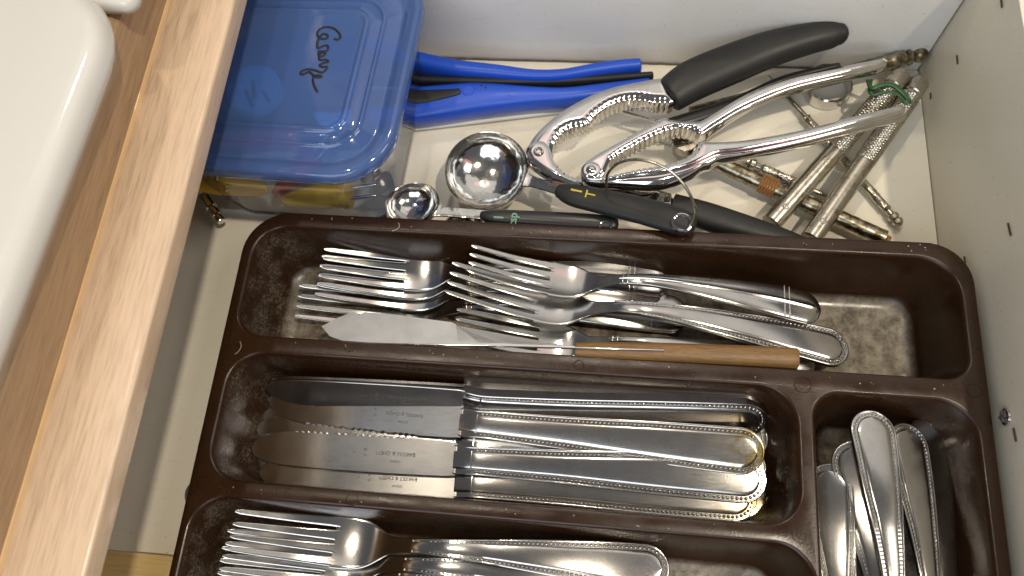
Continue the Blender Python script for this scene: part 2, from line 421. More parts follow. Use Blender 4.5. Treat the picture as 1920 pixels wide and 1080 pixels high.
# ------------------------------------------------------------------ drawer
HW = .1049
dr = empty('drawer', (-.3, -.2, 0), 'white laminate kitchen drawer pulled open under the counter, holding everything else', 'drawer')
make('bottom_panel', *box(-.64, 0, -.47, 0, -.006, 0), M_LAM, dr)
make('side_panel', *box(-.64, 0, 0.0004, .014, -.010, HW), M_WALL, dr, bev=.0008)
make('side_panel', *box(-.64, 0, -.484, -.4704, -.010, HW), M_WALL, dr, bev=.0008)
make('front_panel', *box(.0004, .017, -.484, .014, -.012, HW), M_LAM, dr, bev=.0008)
make('front_facing', *box(.0174, .036, -.52, .04, -.03, HW + .012), M_LAM, dr, bev=.001)
make('back_panel', *box(-.655, -.6404, -.484, .014, -.010, HW), M_WALL, dr, bev=.0008)
# dark joint between the floor and the side panel, with grime in it
gr = []
for i in range(60):
    x = -.31 + .30 * i / 60
    gr.append(box(x, x + .0052, -.0009 + .0002 * rnd.random(), -.0001, .00005, .0004 + .0005 * rnd.random()))
g = make('joint_grime', *join(*gr), plastic('brown_grime', (.13, .085, .05), .8, 0), dr, smooth=False); g['kind'] = 'stuff'
def wall_nick(y, z, h, t):
    V, Fc = box(-.0004, .0002, y - h * .6, y + h * .6, z - .0004, z + .0004)
    V = [(a, b, c + (b - y) * t) for a, b, c in V]
    make('nick', V, Fc, M_STAIN, dr, smooth=False)
for q in ((-.0268, .0459, .0042, .1), (-.0263, .012, .003, .1), (-.1387, .0709, .0055, -.1), (-.028, .0925, .006, .1), (-.2288, .0517, .005, -.1), (-.1352, .0274, .003, 0)): wall_nick(*q)
V, Fc = lathe([(0, .0001), (0, .0040), (.0009, .0038), (.0014, .0030), (.0012, .0022), (.0012, .0001)], 24)
V = [Vector((-v.x + .0002, v.y - .2198, v.z + .0462)) for v in V]
sc = make('screw', V, Fc, M_CHROME, dr)
V, Fc = join(box(-.0021, -.0011, -.2222, -.2174, .0456, .0468), box(-.00205, -.00115, -.2204, -.2192, .0438, .0486))
make('screw_slot', V, Fc, M_GREY, sc, smooth=False)

# ------------------------------------------------------------------ counter above the drawer (left)
ce = empty('counter_edge', (-.40, -.2, .12), 'pale varnished wooden counter edge running diagonally down the left side above the drawer', 'counter')
ZT = .1315
prof = [(-.3588, .1200), (-.3582, .1206), (-.3578, .1300), (-.3580, .1306), (-.3585, .1312), (-.3594, ZT), (-.3890, ZT), (-.3890, .1200)]
ys = [-.56 + .62 * i / 30 for i in range(31)]
V, Fc = rings_mesh([[Vector((x, y, z)) for x, z in prof] for y in ys]); make('rail', V, Fc, M_WOODT, ce)
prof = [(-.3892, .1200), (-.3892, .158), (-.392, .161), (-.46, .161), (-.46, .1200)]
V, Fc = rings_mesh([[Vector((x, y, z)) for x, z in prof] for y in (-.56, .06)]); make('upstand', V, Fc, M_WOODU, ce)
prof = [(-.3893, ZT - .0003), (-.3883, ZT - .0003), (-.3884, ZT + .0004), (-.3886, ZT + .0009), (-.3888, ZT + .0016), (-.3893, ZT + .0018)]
V, Fc = rings_mesh([[Vector((x, y, z)) for x, z in prof] for y in ys]); make('glow_line', V, Fc, M_BEADW, ce)  # added strip, its amber paints the bright line along the corner
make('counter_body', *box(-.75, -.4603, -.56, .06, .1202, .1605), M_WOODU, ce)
def slab(name, x0, x1, y0, y1, z0, z1, r, e, parent, sk=0):
    rings = []
    for d, z in ((e, z0), (e * .3, z0 + e * .25), (0, z0 + e), (0, z1 - e), (e * .14, z1 - e * .5), (e * .45, z1 - e * .14), (e, z1)):
        rings.append([Vector((x + (y + .13) * sk, y, z)) for x, y in rrect(x0 + d, x1 - d, y0 + d, y1 - d, max(r - d, .002), 8)])
    V, Fc = rings_mesh(rings); return make(name, V, Fc, M_ENAMEL, parent, ang=60)
sk = empty('enamel_hob', (-.5, -.3, .1613), 'large glossy white enamel slab with a rounded corner, on the counter at far left', 'hob')
slab('enamel_top', -.72, -.3775, -.56, -.0965, .1613, .178, .040, .0080, sk, .05)
sk2 = tag(slab('enamel_trim', -.42, -.3775, -.1050, .05, .1613, .1695, .006, .0038, None), 'small white enamel piece behind the big slab, in the top left corner', 'trim')

# ------------------------------------------------------------------ cutlery tray
HT = .04172
tr = empty('cutlery_tray', (-.188, -.24, .002), 'dark brown moulded plastic cutlery tray with four compartments full of steel cutlery', 'tray')
COMP = [(-.3675, -.0095, -.2028, -.1403, (.020, .018, .014, .012)), (-.3662, -.0887, -.2748, -.2104, (.018, .018, .018, .017)),
        (-.3690, -.0840, -.3465, -.2810, (.018, .018, .016, .016)), (-.0833, -.0093, -.3465, -.2118, (.018, .013, .014, .016))]
bm = bmesh.new()
def loop(pts, z): return [bm.verts.new((x, y, z)) for x, y in pts]
def edges(vs): return [bm.edges.new((vs[i - 1], vs[i])) for i in range(len(vs))]
def bridge(a, b):
    n = len(a)
    for i in range(n): bm.faces.new((a[i - 1], a[i], b[i], b[i - 1]))
def outer(d, z): return loop(rrect(-.3727 - d, -.0033 + d, -.3535 - d, -.1328 + d, (.021 + d, .024 + d, .022 + d, .022 + d), 12), z)
deck_o = outer(-.0016, HT); E_ = edges(deck_o); prev = deck_o
for d, z in ((-.0007, HT - .00025), (-.0002, HT - .0008), (0, HT - .0017), (-.0004, HT - .006), (-.0040, HT - .012), (-.0075, .0035), (-.0085, .0022)):
    nx = outer(d, z); bridge(prev, nx); prev = nx
FZ = .0042
for x0, x1, y0, y1, r in COMP:
    def ring(d, z): return loop(rrect(x0 + d, x1 - d, y0 + d * .5, y1 - d * .86, tuple(max(q - .55 * d, .005) for q in r), 10), z)
    prev = ring(-.0006, HT); E_ += edges(prev)
    for d, z in ((.0002, HT - .00015), (.0009, HT - .0007), (.0014, HT - .0017), (.0028, HT - .006), (.0046, HT - .015), (.0062, HT - .025), (.0086, FZ + .0065), (.0106, FZ + .0032), (.0136, FZ + .0012), (.0165, FZ + .0004), (.0185, FZ)):
        nx = ring(d, z); bridge(prev, nx); prev = nx
    bm.faces.new(prev)
bmesh.ops.triangle_fill(bm, edges=E_, use_beauty=True)
bmesh.ops.triangulate(bm, faces=[f for f in bm.faces if len(f.verts) > 4])
bm.verts.index_update()
V = [v.co.copy() for v in bm.verts]; Fc = [tuple(v.index for v in f.verts) for f in bm.faces]; bm.free()
make('tray_body', V, Fc, M_TRAY, tr, ang=50)
for u, v, r in ((1505, 722, 15), (1090, 440, 10), (866, 418, 9), (655, 652, 9), (1085, 684, 9), (660, 937, 11), (378, 905, 11), (1827, 733, 13), (1500, 1005, 12), (450, 640, 10)):
    p = at(u, v, HT); make('mould_mark', *torus((p.x, p.y, HT + .00002), r * .00025, .00022, (0, 0, 1), 24, 6), M_TRAY, tr)

# ------------------------------------------------------------------ cutlery, built along x from the tip
def interp(xs, ys):
    """monotone-looking smooth curve (Hermite with averaged slopes)"""
    m = [0] * len(xs)
    for i in range(len(xs)):
        a, b = max(i - 1, 0), min(i + 1, len(xs) - 1); m[i] = (ys[b] - ys[a]) / (xs[b] - xs[a])
    def f(x):
        if x <= xs[0]: return ys[0]
        if x >= xs[-1]: return ys[-1]
        i = max(k for k in range(len(xs) - 1) if xs[k] <= x); h = xs[i + 1] - xs[i]; t = (x - xs[i]) / h
        return ys[i] * (1 + 2 * t) * (1 - t) ** 2 + m[i] * h * t * (1 - t) ** 2 + ys[i + 1] * t * t * (3 - 2 * t) + m[i + 1] * h * t * t * (t - 1)
    return f
mm = .001
PROF_BEAD = lambda th: [(0, -th), (0, -th * .45), (.12, -.22), (.4, -.03), (.8, 0), (.95, -.05), (1.1, -.65), (3.05, -.65), (3.2, -.05), (3.5, .15)]
PROF_LINE = lambda th: [(0, -th), (0, -th * .5), (.15, -.3), (.5, -.12), (1.0, 0), (1.6, .14), (2.4, .28)]
PROF_PLAIN = lambda th: [(0, -th), (0, -th * .6), (.2, -.35), (.6, -.1), (1.3, .1), (2.4, .28)]
def handle_mesh(x0, x1, hw, zc, prof, ref=7.0, crown=None, cross=0.0):
    """rails follow the outline at constant insets, so grooves run round the end (all in mm)"""
    hwE = hw(x1); xe = x1 - hwE * 1.0
    xs = [x0 + (xe - x0) * i / 46 for i in range(47)]
    out = [(x, hw(x)) for x in xs] + [(xe + hwE * math.sin(math.radians(a)), hwE * math.cos(math.radians(a)) * hw(xe) / hwE) for a in range(6, 91, 6)]
    out[-1] = (x1, 0)
    N_ = len(out); nrm = []
    for i in range(N_):
        a, b = out[max(i - 1, 0)], out[min(i + 1, N_ - 1)]; dx, dy = b[0] - a[0], b[1] - a[1]; l = math.hypot(dx, dy); nrm.append((-dy / l, dx / l))
    nrm[-1] = (1, 0)
    def rail(i, d):
        s = min(1, out[i][1] / ref) if out[i][0] < xe else 1; s = max(s, .35)
        return out[i][0] - nrm[i][0] * d * s, max(out[i][1] - abs(nrm[i][1]) * d * s, 0)
    rows = []
    for i in range(N_):
        row = []
        L_ = [(*rail(i, d), dz) for d, dz in prof]
        base = L_[-1]
        mid = [(base[0], base[1] * s, base[2] + (crown(s) if crown else .25 * (1 - s * s))) for s in (.75, .5, .25, .12, 0, -.12, -.25, -.5, -.75)]
        full = [(x, y, z) for x, y, z in L_] + mid + [(x, -y, z) for x, y, z in reversed(L_)]
        for x, y, z in full: row.append(Vector((x * mm, y * mm, (zc(x) + z - cross * y * y) * mm)))
        rows.append(row)
    n = len(rows[0]); V = [v for r in rows for v in r]; Fc = []
    for i in range(N_ - 1):
        for k in range(n - 1): Fc.append((i * n + k, i * n + k + 1, (i + 1) * n + k + 1, (i + 1) * n + k))
        Fc.append((i * n + n - 1, i * n, (i + 1) * n, (i + 1) * n + n - 1))
    Fc.append(tuple(range(n)))
    return (V, Fc), [(*rail(i, 2.08), max(min(1, out[i][1] / ref), .35)) for i in range(N_)]
def beads_mesh(railpts, zc, xfrom, pitch=1.95, rad=.82, z=-.45):
    pts = [p for p in railpts if p[0] >= xfrom]
    pl = [(p[0], p[1], p[2]) for p in pts] + [(p[0], -p[1], p[2]) for p in reversed(pts)]
    L_ = [0]
    for a, b in zip(pl, pl[1:]): L_.append(L_[-1] + math.hypot(b[0] - a[0], b[1] - a[1]))
    n = int(L_[-1] / pitch); ms = []; j = 0
    for i in range(n + 1):
        s = L_[-1] * i / n
        while j < len(L_) - 2 and L_[j + 1] < s: j += 1
        t = (s - L_[j]) / max(L_[j + 1] - L_[j], 1e-9); x, y, q = (pl[j][k] + (pl[j + 1][k] - pl[j][k]) * t for k in range(3))
        r = rad * max(q, .62); zz = zc(x) + z
        ring = [[Vector(((x + r * c * math.cos(a)) * mm, (y + r * c * math.sin(a)) * mm, (zz + r * .95 * h) * mm)) for a in (k * math.pi / 4 for k in range(8))] for c, h in ((1, 0), (.86, .5), (.5, .87), (.08, 1))]
        ms.append(rings_mesh(ring, False, True))
    return join(*ms)
def band(x, hw, zc, h=.35, w=.45):
    rings = []
    for k in range(11):
        y = (-1 + 2 * k / 10) * (hw + .05); zz = zc(x) + .12 + (.25 * (1 - (y / hw) ** 2))
        rings.append([Vector(((x + a) * mm, y * mm, (zz + b) * mm)) for a, b in ((-w, -.5), (-w * .7, h * .7), (0, h), (w * .7, h * .7), (w, -.5))])
    return rings_mesh(rings)
GF = 'steel forks in the tray'
def make_fork(name, label, group, style, L=196, half=11.6, mat=None, end=10.4):
    mat = mat or M_STEEL
    o = empty(name, (0, 0, 0), label, 'fork', group)
    zc = interp([0, 12, 28, 45, 57, 66, 74, 84, 100, 130, 165, L], [14, 10, 5.2, 2.0, 1.2, 2.6, 6.2, 11, 13.6, 12.6, 8.2, 2.6])
    hwh = interp([0, 45, 54, 60, 66, 70, 76, 82], [half - .9, half, half * .98, half * .86, half * .58, half * .38, 3.3, 3.0])
    th = lambda x: 1.7 if x > 30 else 1.15 + .55 * x / 30
    dish = lambda y: .009 * y * y
    def section(x, y0, y1, n, rnd_=.25):
        zt = zc(x); t = th(x); r = []
        n += 2; ss = [0, .32 / max(y1 - y0, .6)] + [k / (n - 2) for k in range(1, n - 2)] + [1 - .32 / max(y1 - y0, .6), 1]
        for k in range(n + 1):
            y = y0 + (y1 - y0) * ss[k]; e = rnd_ if k in (0, n) else 0
            r.append(Vector((x * mm, y * mm, (zt + dish(y) - e) * mm)))
        for k in range(n, -1, -1):
            y = y0 + (y1 - y0) * ss[k]; e = rnd_ if k in (0, n) else 0
            r.append(Vector((x * mm, y * mm, (zt + dish(y) - t + e) * mm)))
        return r
    xs = [44.4, 46, 49, 52, 54.5, 57, 59, 61, 63, 65, 67, 69, 71, 73, 76, 79, 82]
    V, Fc = rings_mesh([section(x, -hwh(x), hwh(x), 14) for x in xs]); make('head', V, Fc, mat, o, uv=True, world=False, ang=50)
    pitch = 2 * half / 4
    for i in range(4):
        cy = (-1.5 + i) * pitch; rings = []
        for x in [46.0 - 46.0 * k / 20 for k in range(21)]:
            f = max(0, min(1, x / 45)); w = .95 + (pitch / 2 - .72 - .95) * f ** .8
            if x > 43.2: w += (x - 43.2) / 2.8 * .5
            w = min(w, half - abs(cy))
            if x < 1.2: w *= .55 + .45 * x / 1.2
            c = cy * (.93 + .07 * f)
            rings.append(section(x, c - w, c + w, 4, .22))
        make('tine', *rings_mesh(rings), mat, o, uv=True, world=False, ang=50)
    hh = interp([82, 92, 110, 140, 170, L], [3.0, 3.3, 4.6, 7.2, 9.4, end])
    if style == 'bead':
        (V, Fc), rl = handle_mesh(81.5, L, hh, zc, PROF_BEAD(2.1), 8.0)
        make('handle', V, Fc, mat, o, uv=True, world=False)
        b = make('beaded_border', *beads_mesh(rl, zc, 90), mat, o, uv=True, world=False, ang=60); b['kind'] = 'stuff'
    else:
        cr = lambda s: .15 + .55 * max(0, 1 - abs(s) / .2) + .12 * (1 - s * s)
        (V, Fc), rl = handle_mesh(81.5, L, hh, zc, PROF_LINE(2.2) if style == 'line' else PROF_PLAIN(2.2), 7.0, cr if style == 'line' else None)
        make('handle', V, Fc, mat, o, uv=True, world=False)
        if style == 'line':
            for x in (83.5, 86, L - 20.5, L - 17.8): make('cross_band', *band(x, hh(x), zc), mat, o, uv=True, world=False)
    o['L'] = L
    return o
def put(o, tip, endp, roll=0, tipz=.014, endz=.0026, y=0):
    L = o['L'] * mm
    pose(o, (0, y, tipz), (L, 0, endz), at(*tip), at(*endp), roll)
GT = 'forks in the upper compartment'
fb = make_fork('table_fork', 'top beaded fork of the bottom stack, nearest the lower edge of the photo', 'beaded forks', 'bead')
put(fb, (434, 993, .0370), (1256, 1068, .0240), -4)
fbs = [fb]
for lab, a, b, r in (('beaded fork lying second in the bottom stack, tines just below the top fork', (420, 1030, .0335), (1240, 1098, .0205), -3),
                     ('beaded fork third in the bottom stack, half hidden by the two forks above', (410, 1062, .0300), (1225, 1122, .0170), -2),
                     ('lowest beaded fork of the bottom stack, mostly beyond the photo edge', (408, 1084, .0265), (1218, 1150, .0140), -1)):
    c = dup(fb, lab); put(c, a, b, r); fbs.append(c)
m2 = dup(fb, 'beaded fork ending furthest right in the upper compartment, above the wooden handle')
put(m2, (841, 519, .0375), (1592, 658, .0185), -8)
fl = make_fork('dessert_fork', 'rat tail fork on top of the upper compartment, with double bands near its rounded end', GT, 'line', 190, 11.2, end=9.2)
put(fl, (880, 483, .0405), (1540, 581, .0235), -10)
m3 = dup(fl, 'rat tail fork partly under the beaded fork, its handle running beside the wooden knife handle')
put(m3, (853, 606, .0290), (1530, 690, .0135), -2)
l1 = dup(fl, 'uppermost of the nested forks at the left of the upper compartment'); put(l1, (605, 492, .0270), (1250, 528, .0145), 5)
l2 = dup(fl, 'second of the nested forks at the left, showing just below the uppermost one'); put(l2, (600, 505, .0248), (1247, 556, .0128), 4)
l3 = dup(fl, 'third of the nested forks at the left, only its tine edges showing'); put(l3, (596, 524, .0224), (1262, 578, .0112), 3)
l4 = dup(fl, 'lowest fork at the left, its spread tines lying next to the paring knife tip'); put(l4, (558, 563, .0195), (1290, 590, .0095), 2)

def make_knife(mat_h, label, L=235, flip=1, words=True):
    o = empty('table_knife', (0, 0, 0), label, 'knife', 'butter knives in the middle compartment')
    zc = lambda x: 0
    # blade outline, straight back (y>0) and bellied serrated edge (y<0)
    top = [(0, 1.2), (1.2, 3.6), (4, 5.6), (9, 7.0), (18, 7.9), (40, 8.4), (70, 8.3), (92, 7.8), (97, 7.2)]
    low = [(97, -7.2), (92, -7.9), (75, -8.5)]
    edge = [(75 - .5 * k, -9.7 - .0 * k) for k in range(0, 109)]
    out = [(x, y) for x, y in crom(top, 4)] + low
    for x, _ in edge:
        if x < 21: break
        out.append((x, -8.8 + .85 * abs(math.sin(x * math.pi / 2.9)) + .25 * max(0, (45 - x) / 24) ** 2))
    out += crom([(20, -8.4), (12, -7.4), (6, -5.6), (2.2, -3.2), (.4, -1.0)], 4)
    V, Fc = prism([(x * mm, flip * y * mm, 1.0 * mm) for x, y in out], .0017, .0003)
    bl = make('blade', V, Fc, M_BLADE, o, uv=True, world=False, ang=16)
    if words:
        for txt, x, y, sz in (('BAKERS & CHEFS', 78, 1.6, 2.5), ('18', 55.5, 2.4, 1.7), ('10', 55.5, -.2, 1.7), ('N S', 49.6, 1.0, 1.6), ('CHINA', 71, -2.2, 1.6)):
            cu = bpy.data.curves.new('t', 'FONT'); cu.body = txt; cu.size = sz * mm; cu.align_x = 'LEFT'; cu.offset = .00002
            to = bpy.data.objects.new('t', cu); COL.objects.link(to); bpy.context.view_layer.update()
            tm = bpy.data.meshes.new_from_object(to.evaluated_get(bpy.context.evaluated_depsgraph_get()))
            tv = [Vector((x * mm - v.co.x, y * mm - v.co.y, 1.0 * mm + .00003)) for v in tm.vertices]; tf = [tuple(p.vertices) for p in tm.polygons]
            bpy.data.objects.remove(to); bpy.data.curves.remove(cu); bpy.data.meshes.remove(tm)
            make('engraving', tv, tf, M_ENGRAVE, bl, world=False, smooth=False)
    hb = interp([95, 98, 102, 110, 150, 190, L], [6.6, 6.9, 6.5, 6.6, 7.8, 9.6, 10.8])
    zh = interp([95, 98, 104, 115, 150, 190, L], [.9, 1.6, 2.7, 3.0, 2.9, 2.6, 2.2])
    (V, Fc), rl = handle_mesh(95.5, L, hb, zh, PROF_BEAD(5.2), 7.5)
    make('handle', V, Fc, mat_h, o, uv=True, world=False)
    b = make('beaded_border', *beads_mesh(rl, zh, 106.5), mat_h, o, uv=True, world=False, ang=60); b['kind'] = 'stuff'
    V, Fc = band(104.3, 4.2, zh, .1, .5); make('cross_bar', V, Fc, mat_h, o, uv=True, world=False)
    o['L'] = L
    return o
kn = make_knife(M_STEEL, 'flat beaded knife on top of the pile, showing its whole engraved blade', 235, -1)
put(kn, (474, 836, .0180), (1437, 901, .0195), 8, 0, 0)
kp = make_knife(M_STEEL, 'thin edge of the knife standing nearest the upper wall of the middle compartment')
put(kp, (506, 716, .0185), (1440, 760, .0185), 82, 0, 0)
def knife(lab, a, b, roll, src=kp):
    c = dup(src, lab); put(c, a, b, roll, 0, 0); return c
kg = make_knife(M_GOLDEN, 'beaded knife with a golden brown stained end, lying over the others in the middle')
put(kg, (505, 754, .0145), (1433, 850, .0240), 12, 0, 0)
knife('lowest flat knife with serrated edge against the lower wall of the middle compartment', (487, 887, .0135), (1418, 936, .0150), 4, kg)
knife('knife under the pile with only its blade tip and golden end showing at lower right', (478, 838, .0072), (1446, 946, .0072), 0, kg)
knife('knife buried in the pile, only its pale blade tip showing beside the stained knife', (482, 806, .0115), (1436, 880, .013), 2)
knife('knife standing on edge with a dark mirror blade and a row of bright teeth', (500, 730, .0235), (1437, 786, .0215), 56)
knife('knife lying under the two that stand on edge, blunt tip at the left wall', (492, 786, .0085), (1440, 822, .0095), 0)

def make_spoon(name, label, style, L=150, end=11.2):
    o = empty(name, (0, 0, 0), label, 'spoon', 'spoons in the right compartment')
    zc = interp([0, 20, 40, 47, 54, 66, 90, 120, L], [9, 8.6, 8.4, 9.6, 12, 13.8, 12.5, 8.0, 2.2])
    hb = lambda x: 15.2 * math.sqrt(max(0, 1 - ((x - 22.5) / 22.5) ** 2)) ** .9
    rings = []
    for i in range(25):
        x = 22.5 - 22.4 * math.cos(math.pi * i / 24); w = max(hb(x), .9); r = []
        for inner in (0, 1):
            for k in range(13):
                s = -1 + 2 * k / 12; s = s if not inner else -s; y = w * s
                d = 6.6 * max(0, 1 - s * s) * math.sqrt(max(0, 1 - ((x - 22.5) / 23) ** 2))
                r.append(Vector((x * mm, y * mm, (9 - d - (1.0 if inner else 0)) * mm)))
        rings.append(r)
    make('bowl', *rings_mesh(rings), M_STEEL, o, uv=True, world=False)
    hh = interp([44, 50, 60, 90, 120, L], [2.6, 2.4, 2.9, 6.2, 9.4, end])
    (V, Fc), rl = handle_mesh(43.5, L, hh, zc, PROF_BEAD(2.0) if style == 'bead' else PROF_PLAIN(1.7), 7.4, None, 0 if style == 'bead' else -.012)
    make('handle', V, Fc, M_STEEL, o, uv=True, world=False)
    if style == 'bead':
        b = make('beaded_border', *beads_mesh(rl, zc, 58, 1.7, .68), M_STEEL, o, uv=True, world=False, ang=60); b['kind'] = 'stuff'
    o['L'] = L
    return o
sp = make_spoon('teaspoon', 'topmost beaded spoon handle in the middle of the right compartment', 'bead')
def putend(o, endp, base, roll=0):
    """the handle end and a point further down the same line; the bowl lies beyond the frame"""
    B = at(*endp); A0 = at(*base); d = (A0 - B).normalized(); pose(o, (0, 0, .0085), (o['L'] * mm, 0, .0022), B + d * .150, B, roll)
putend(sp, (1632, 768, .036), (1660, 1080, .0335), 6)
for lab, e, b, r in (('short dark beaded spoon handle at the left of the right compartment', (1551, 868, .0235), (1575, 1080, .0215), -22),
                     ('beaded spoon handle just left of the topmost one, set a little lower', (1594, 826, .027), (1648, 1080, .024), -18),
                     ('bright beaded spoon handle turned over at the right of the topmost one', (1697, 792, .027), (1722, 1080, .024), 16),
                     ('beaded spoon handle lowest in the pile, seen in the gap between the others', (1598, 905, .014), (1610, 1085, .013), 0)):
    c = dup(sp, lab); putend(c, e, b, r)
sp2 = make_spoon('plain_teaspoon', 'plain smooth spoon handle furthest right in the right compartment', 'plain', 150, 11.6)
putend(sp2, (1732, 786, .019), (1752, 1080, .019), 20)

# paring knife leaning on the divider
pk = empty('paring_knife', at(1080, 645, .03), 'old paring knife with a worn blade and oak handle, leaning on the divider', 'knife')
bl = [(603, 612), (628, 598), (660, 585), (668, 587), (674, 591), (682, 585), (740, 590), (800, 598), (846, 604), (855, 608), (858, 640), (900, 642.5), (1078, 649), (1078, 653), (980, 650), (860, 647), (760, 644), (690, 642), (640, 638), (618, 630)]
Q = [at(603, 612, .0408), at(1078, 638, .0415), at(860, 647, .0427)]
nrm = (Q[1] - Q[0]).cross(Q[2] - Q[0]).normalized(); nrm = nrm if nrm.z > 0 else -nrm
def on_plane(u, v):
    d = at(u, v, 0) - CAML; return CAML + d * ((Q[0] - CAML).dot(nrm) / d.dot(nrm))
A_ = [on_plane(p[0], p[1]) for p in bl]; n = len(A_)
ex = (A_[12] - A_[0]).normalized(); ey = nrm.cross(ex)
bm = bmesh.new(); bv = [bm.verts.new(a) for a in A_] + [bm.verts.new(a - nrm * .0011) for a in A_]
for i in range(n): bm.faces.new((bv[i], bv[(i + 1) % n], bv[n + (i + 1) % n], bv[n + i]))
bmesh.ops.triangulate(bm, faces=[bm.faces.new(bv[:n]), bm.faces.new(bv[n:][::-1])])
bm.verts.index_update(); V = [v.co.copy() for v in bm.verts]; Fc = [tuple(v.index for v in f.verts) for f in bm.faces]; bm.free()
make('blade', V, Fc, steel('old_blade_steel', (.68, .69, .69), .45, 0, .35), pk, smooth=False)
path = pxpath([(1079, 659, .037, 15, .0062), (1130, 661, .037, 17, .0070), (1250, 665, .037, 18.5, .0076), (1400, 671, .037, 19.5, .0078), (1490, 676, .037, 20, .0078)], 4)
make('handle', *sweep(path, 20, 3.6, (.12, .25)), M_HANDW, pk)
path = pxpath([(756, 645, .0425, 1.5, .0006), (900, 648, .0432, 1.6, .0006), (1080, 653, .0446, 1.9, .0006), (1245, 658, .0450, 2.0, .0006)], 4)
make('tang', *sweep(path, 8, 4, (0, 0)), M_CHROME, pk)

# ------------------------------------------------------------------ black handled nutcracker
nc = empty('nutcracker', at(1008, 286, .02), 'big nutcracker with toothed chrome jaws and thick black rubber grips, spread open', 'nutcracker')
ZA = .034
outer_ = crom([(988, 296), (992, 272), (1010, 246), (1045, 215), (1095, 185), (1145, 165), (1200, 153), (1238, 147), (1250, 153), (1256, 166), (1264, 190)], 4)
inner_ = toothed([(1254, 195), (1225, 194), (1195, 190), (1165, 193), (1140, 203), (1115, 221), (1100, 236), (1070, 243), (1050, 256), (1040, 274)], 9.5, -3.5)
make('upper_jaw', *prism(world_outline(outer_ + inner_ + [(1034, 296), (1022, 306), (1004, 308)], ZA), .0105, .0004, None, None, .0016, .0045), M_CHROME, nc, ang=42)
up2 = crom([(986, 286), (990, 274), (1002, 265), (1018, 265), (1030, 276), (1036, 296)], 4) + toothed([(1042, 308), (1056, 324), (1080, 335), (1120, 343), (1170, 350), (1225, 356)], 9, 2.5)
low2 = crom([(1258, 362), (1262, 388), (1210, 386), (1150, 371), (1095, 354), (1055, 340), (1020, 322), (994, 302)], 4)
make('lower_jaw', *prism(world_outline(up2 + low2, lambda u, v: .0372 - .012 * max(0, (u - 1060) / 200)), 0.0085, .0004, None, None, .0010, .0030), M_CHROME, nc, ang=42)
p = at(1010, 286, .0372)
V, Fc = torus((p.x, p.y, .0385), .0021, .0008, (0, 0, 1), 24, 8); make('rivet', *join((V, Fc), disc(p, .0012, .034, .0383)), M_CHROME, nc)
g1 = pxpath([(1254, 180, .030, 34, .0075), (1300, 150, .031, 40, .0085), (1380, 116, .033, 39, .0085), (1450, 90, .035, 35, .0080), (1520, 72, .036, 29, .0075), (1556, 66, .036, 25, .007), (1573, 64, .036, 19, .006)], 5)
make('upper_grip', *sweep(g1, 20, 2.3, (.15, .9)), M_GRIP, nc)
g2 = pxpath([(1260, 384, .0225, 22, .0055), (1320, 404, .0215, 27, .006), (1390, 426, .020, 26, .006), (1450, 444, .019, 22, .006), (1500, 458, .018, 15, .005)], 5)
make('lower_grip', *sweep(g2, 20, 2.3, (.12, .9)), M_GRIP, nc)

# ------------------------------------------------------------------ all chrome lobster cracker
lc = empty('lobster_cracker', at(1108, 320, .03), 'bright all chrome shell cracker with an oval toothed opening and two long handles', 'nutcracker')
ZB = .044
thin_ = lambda u: 1 - .55 * max(0, min(1, (u - 1300) / 120))
zb = lambda u, v: ZB - .010 * max(0, (u - 1320) / 380)
up_outer = crom([(1090, 326), (1094, 308), (1108, 296), (1138, 278), (1170, 261)], 4) + toothed([(1174, 259), (1205, 243), (1246, 221)], 10, 2.2) + crom([(1256, 224), (1283, 228), (1308, 227), (1325, 221), (1400, 176), (1480, 145), (1560, 127), (1640, 112)], 4)
up_end = [(1656, 109), (1663, 114), (1661, 121), (1650, 127)]
up_in = crom([(1560, 147), (1480, 167), (1400, 200), (1345, 232), (1318, 250), (1311, 252)], 4) + toothed([(1306, 251), (1290, 243), (1265, 242), (1235, 252), (1205, 266), (1170, 285), (1145, 302)], 10, -2.6)
make('upper_arm', *prism(world_outline(up_outer + up_end + up_in + [(1135, 322), (1120, 340), (1100, 340)], zb), .0115, .0006, [0] * len(up_outer) + [.001] * len(up_end) + [.0010 if q[0] > 1318 else 0 for q in up_in] + [0, 0, 0], [thin_(q[0]) for q in up_outer + up_end + up_in] + [1, 1, 1], .0011, .0023), M_CHROME, lc, ang=42)
lo_top = toothed([(1138, 332), (1170, 324), (1205, 317), (1245, 310), (1280, 300), (1300, 287), (1311, 270)], 11, 2.0) + crom([(1316, 264), (1335, 266), (1400, 262), (1500, 244), (1600, 218), (1680, 199)], 4)
lo_low = crom([(1694, 197), (1699, 203), (1695, 211), (1680, 216), (1600, 238), (1500, 264), (1400, 284), (1350, 290), (1325, 300), (1290, 315), (1240, 327), (1190, 332), (1140, 338), (1118, 340), (1098, 336), (1090, 322)], 4)
make('lower_arm', *prism(world_outline(lo_top + lo_low, lambda u, v: zb(u, v) + .0004), .0125, .0006, [0] * len(lo_top) + [.0008 + .0052 * math.exp(-((q[0] - 1235) / 85) ** 2) + (.0012 if q[0] > 1320 else 0) for q in lo_low], [thin_(q[0]) for q in lo_top] + [min(thin_(q[0]), .55) for q in lo_low], .0010, .0023), M_CHROME, lc, ang=42)
p = at(1108, 321, ZB)
V, Fc = lathe([(0, .0052), (.0010, .0052), (.0014, .0046), (.0014, .0028), (.0024, .0026), (.0030, .0016), (.0032, .0001)], 24)
make('rivet', [Vector((p.x + v.y, p.y + v.z, ZB + .0002 + v.x)) for v in V], Fc, M_CHROME, lc)
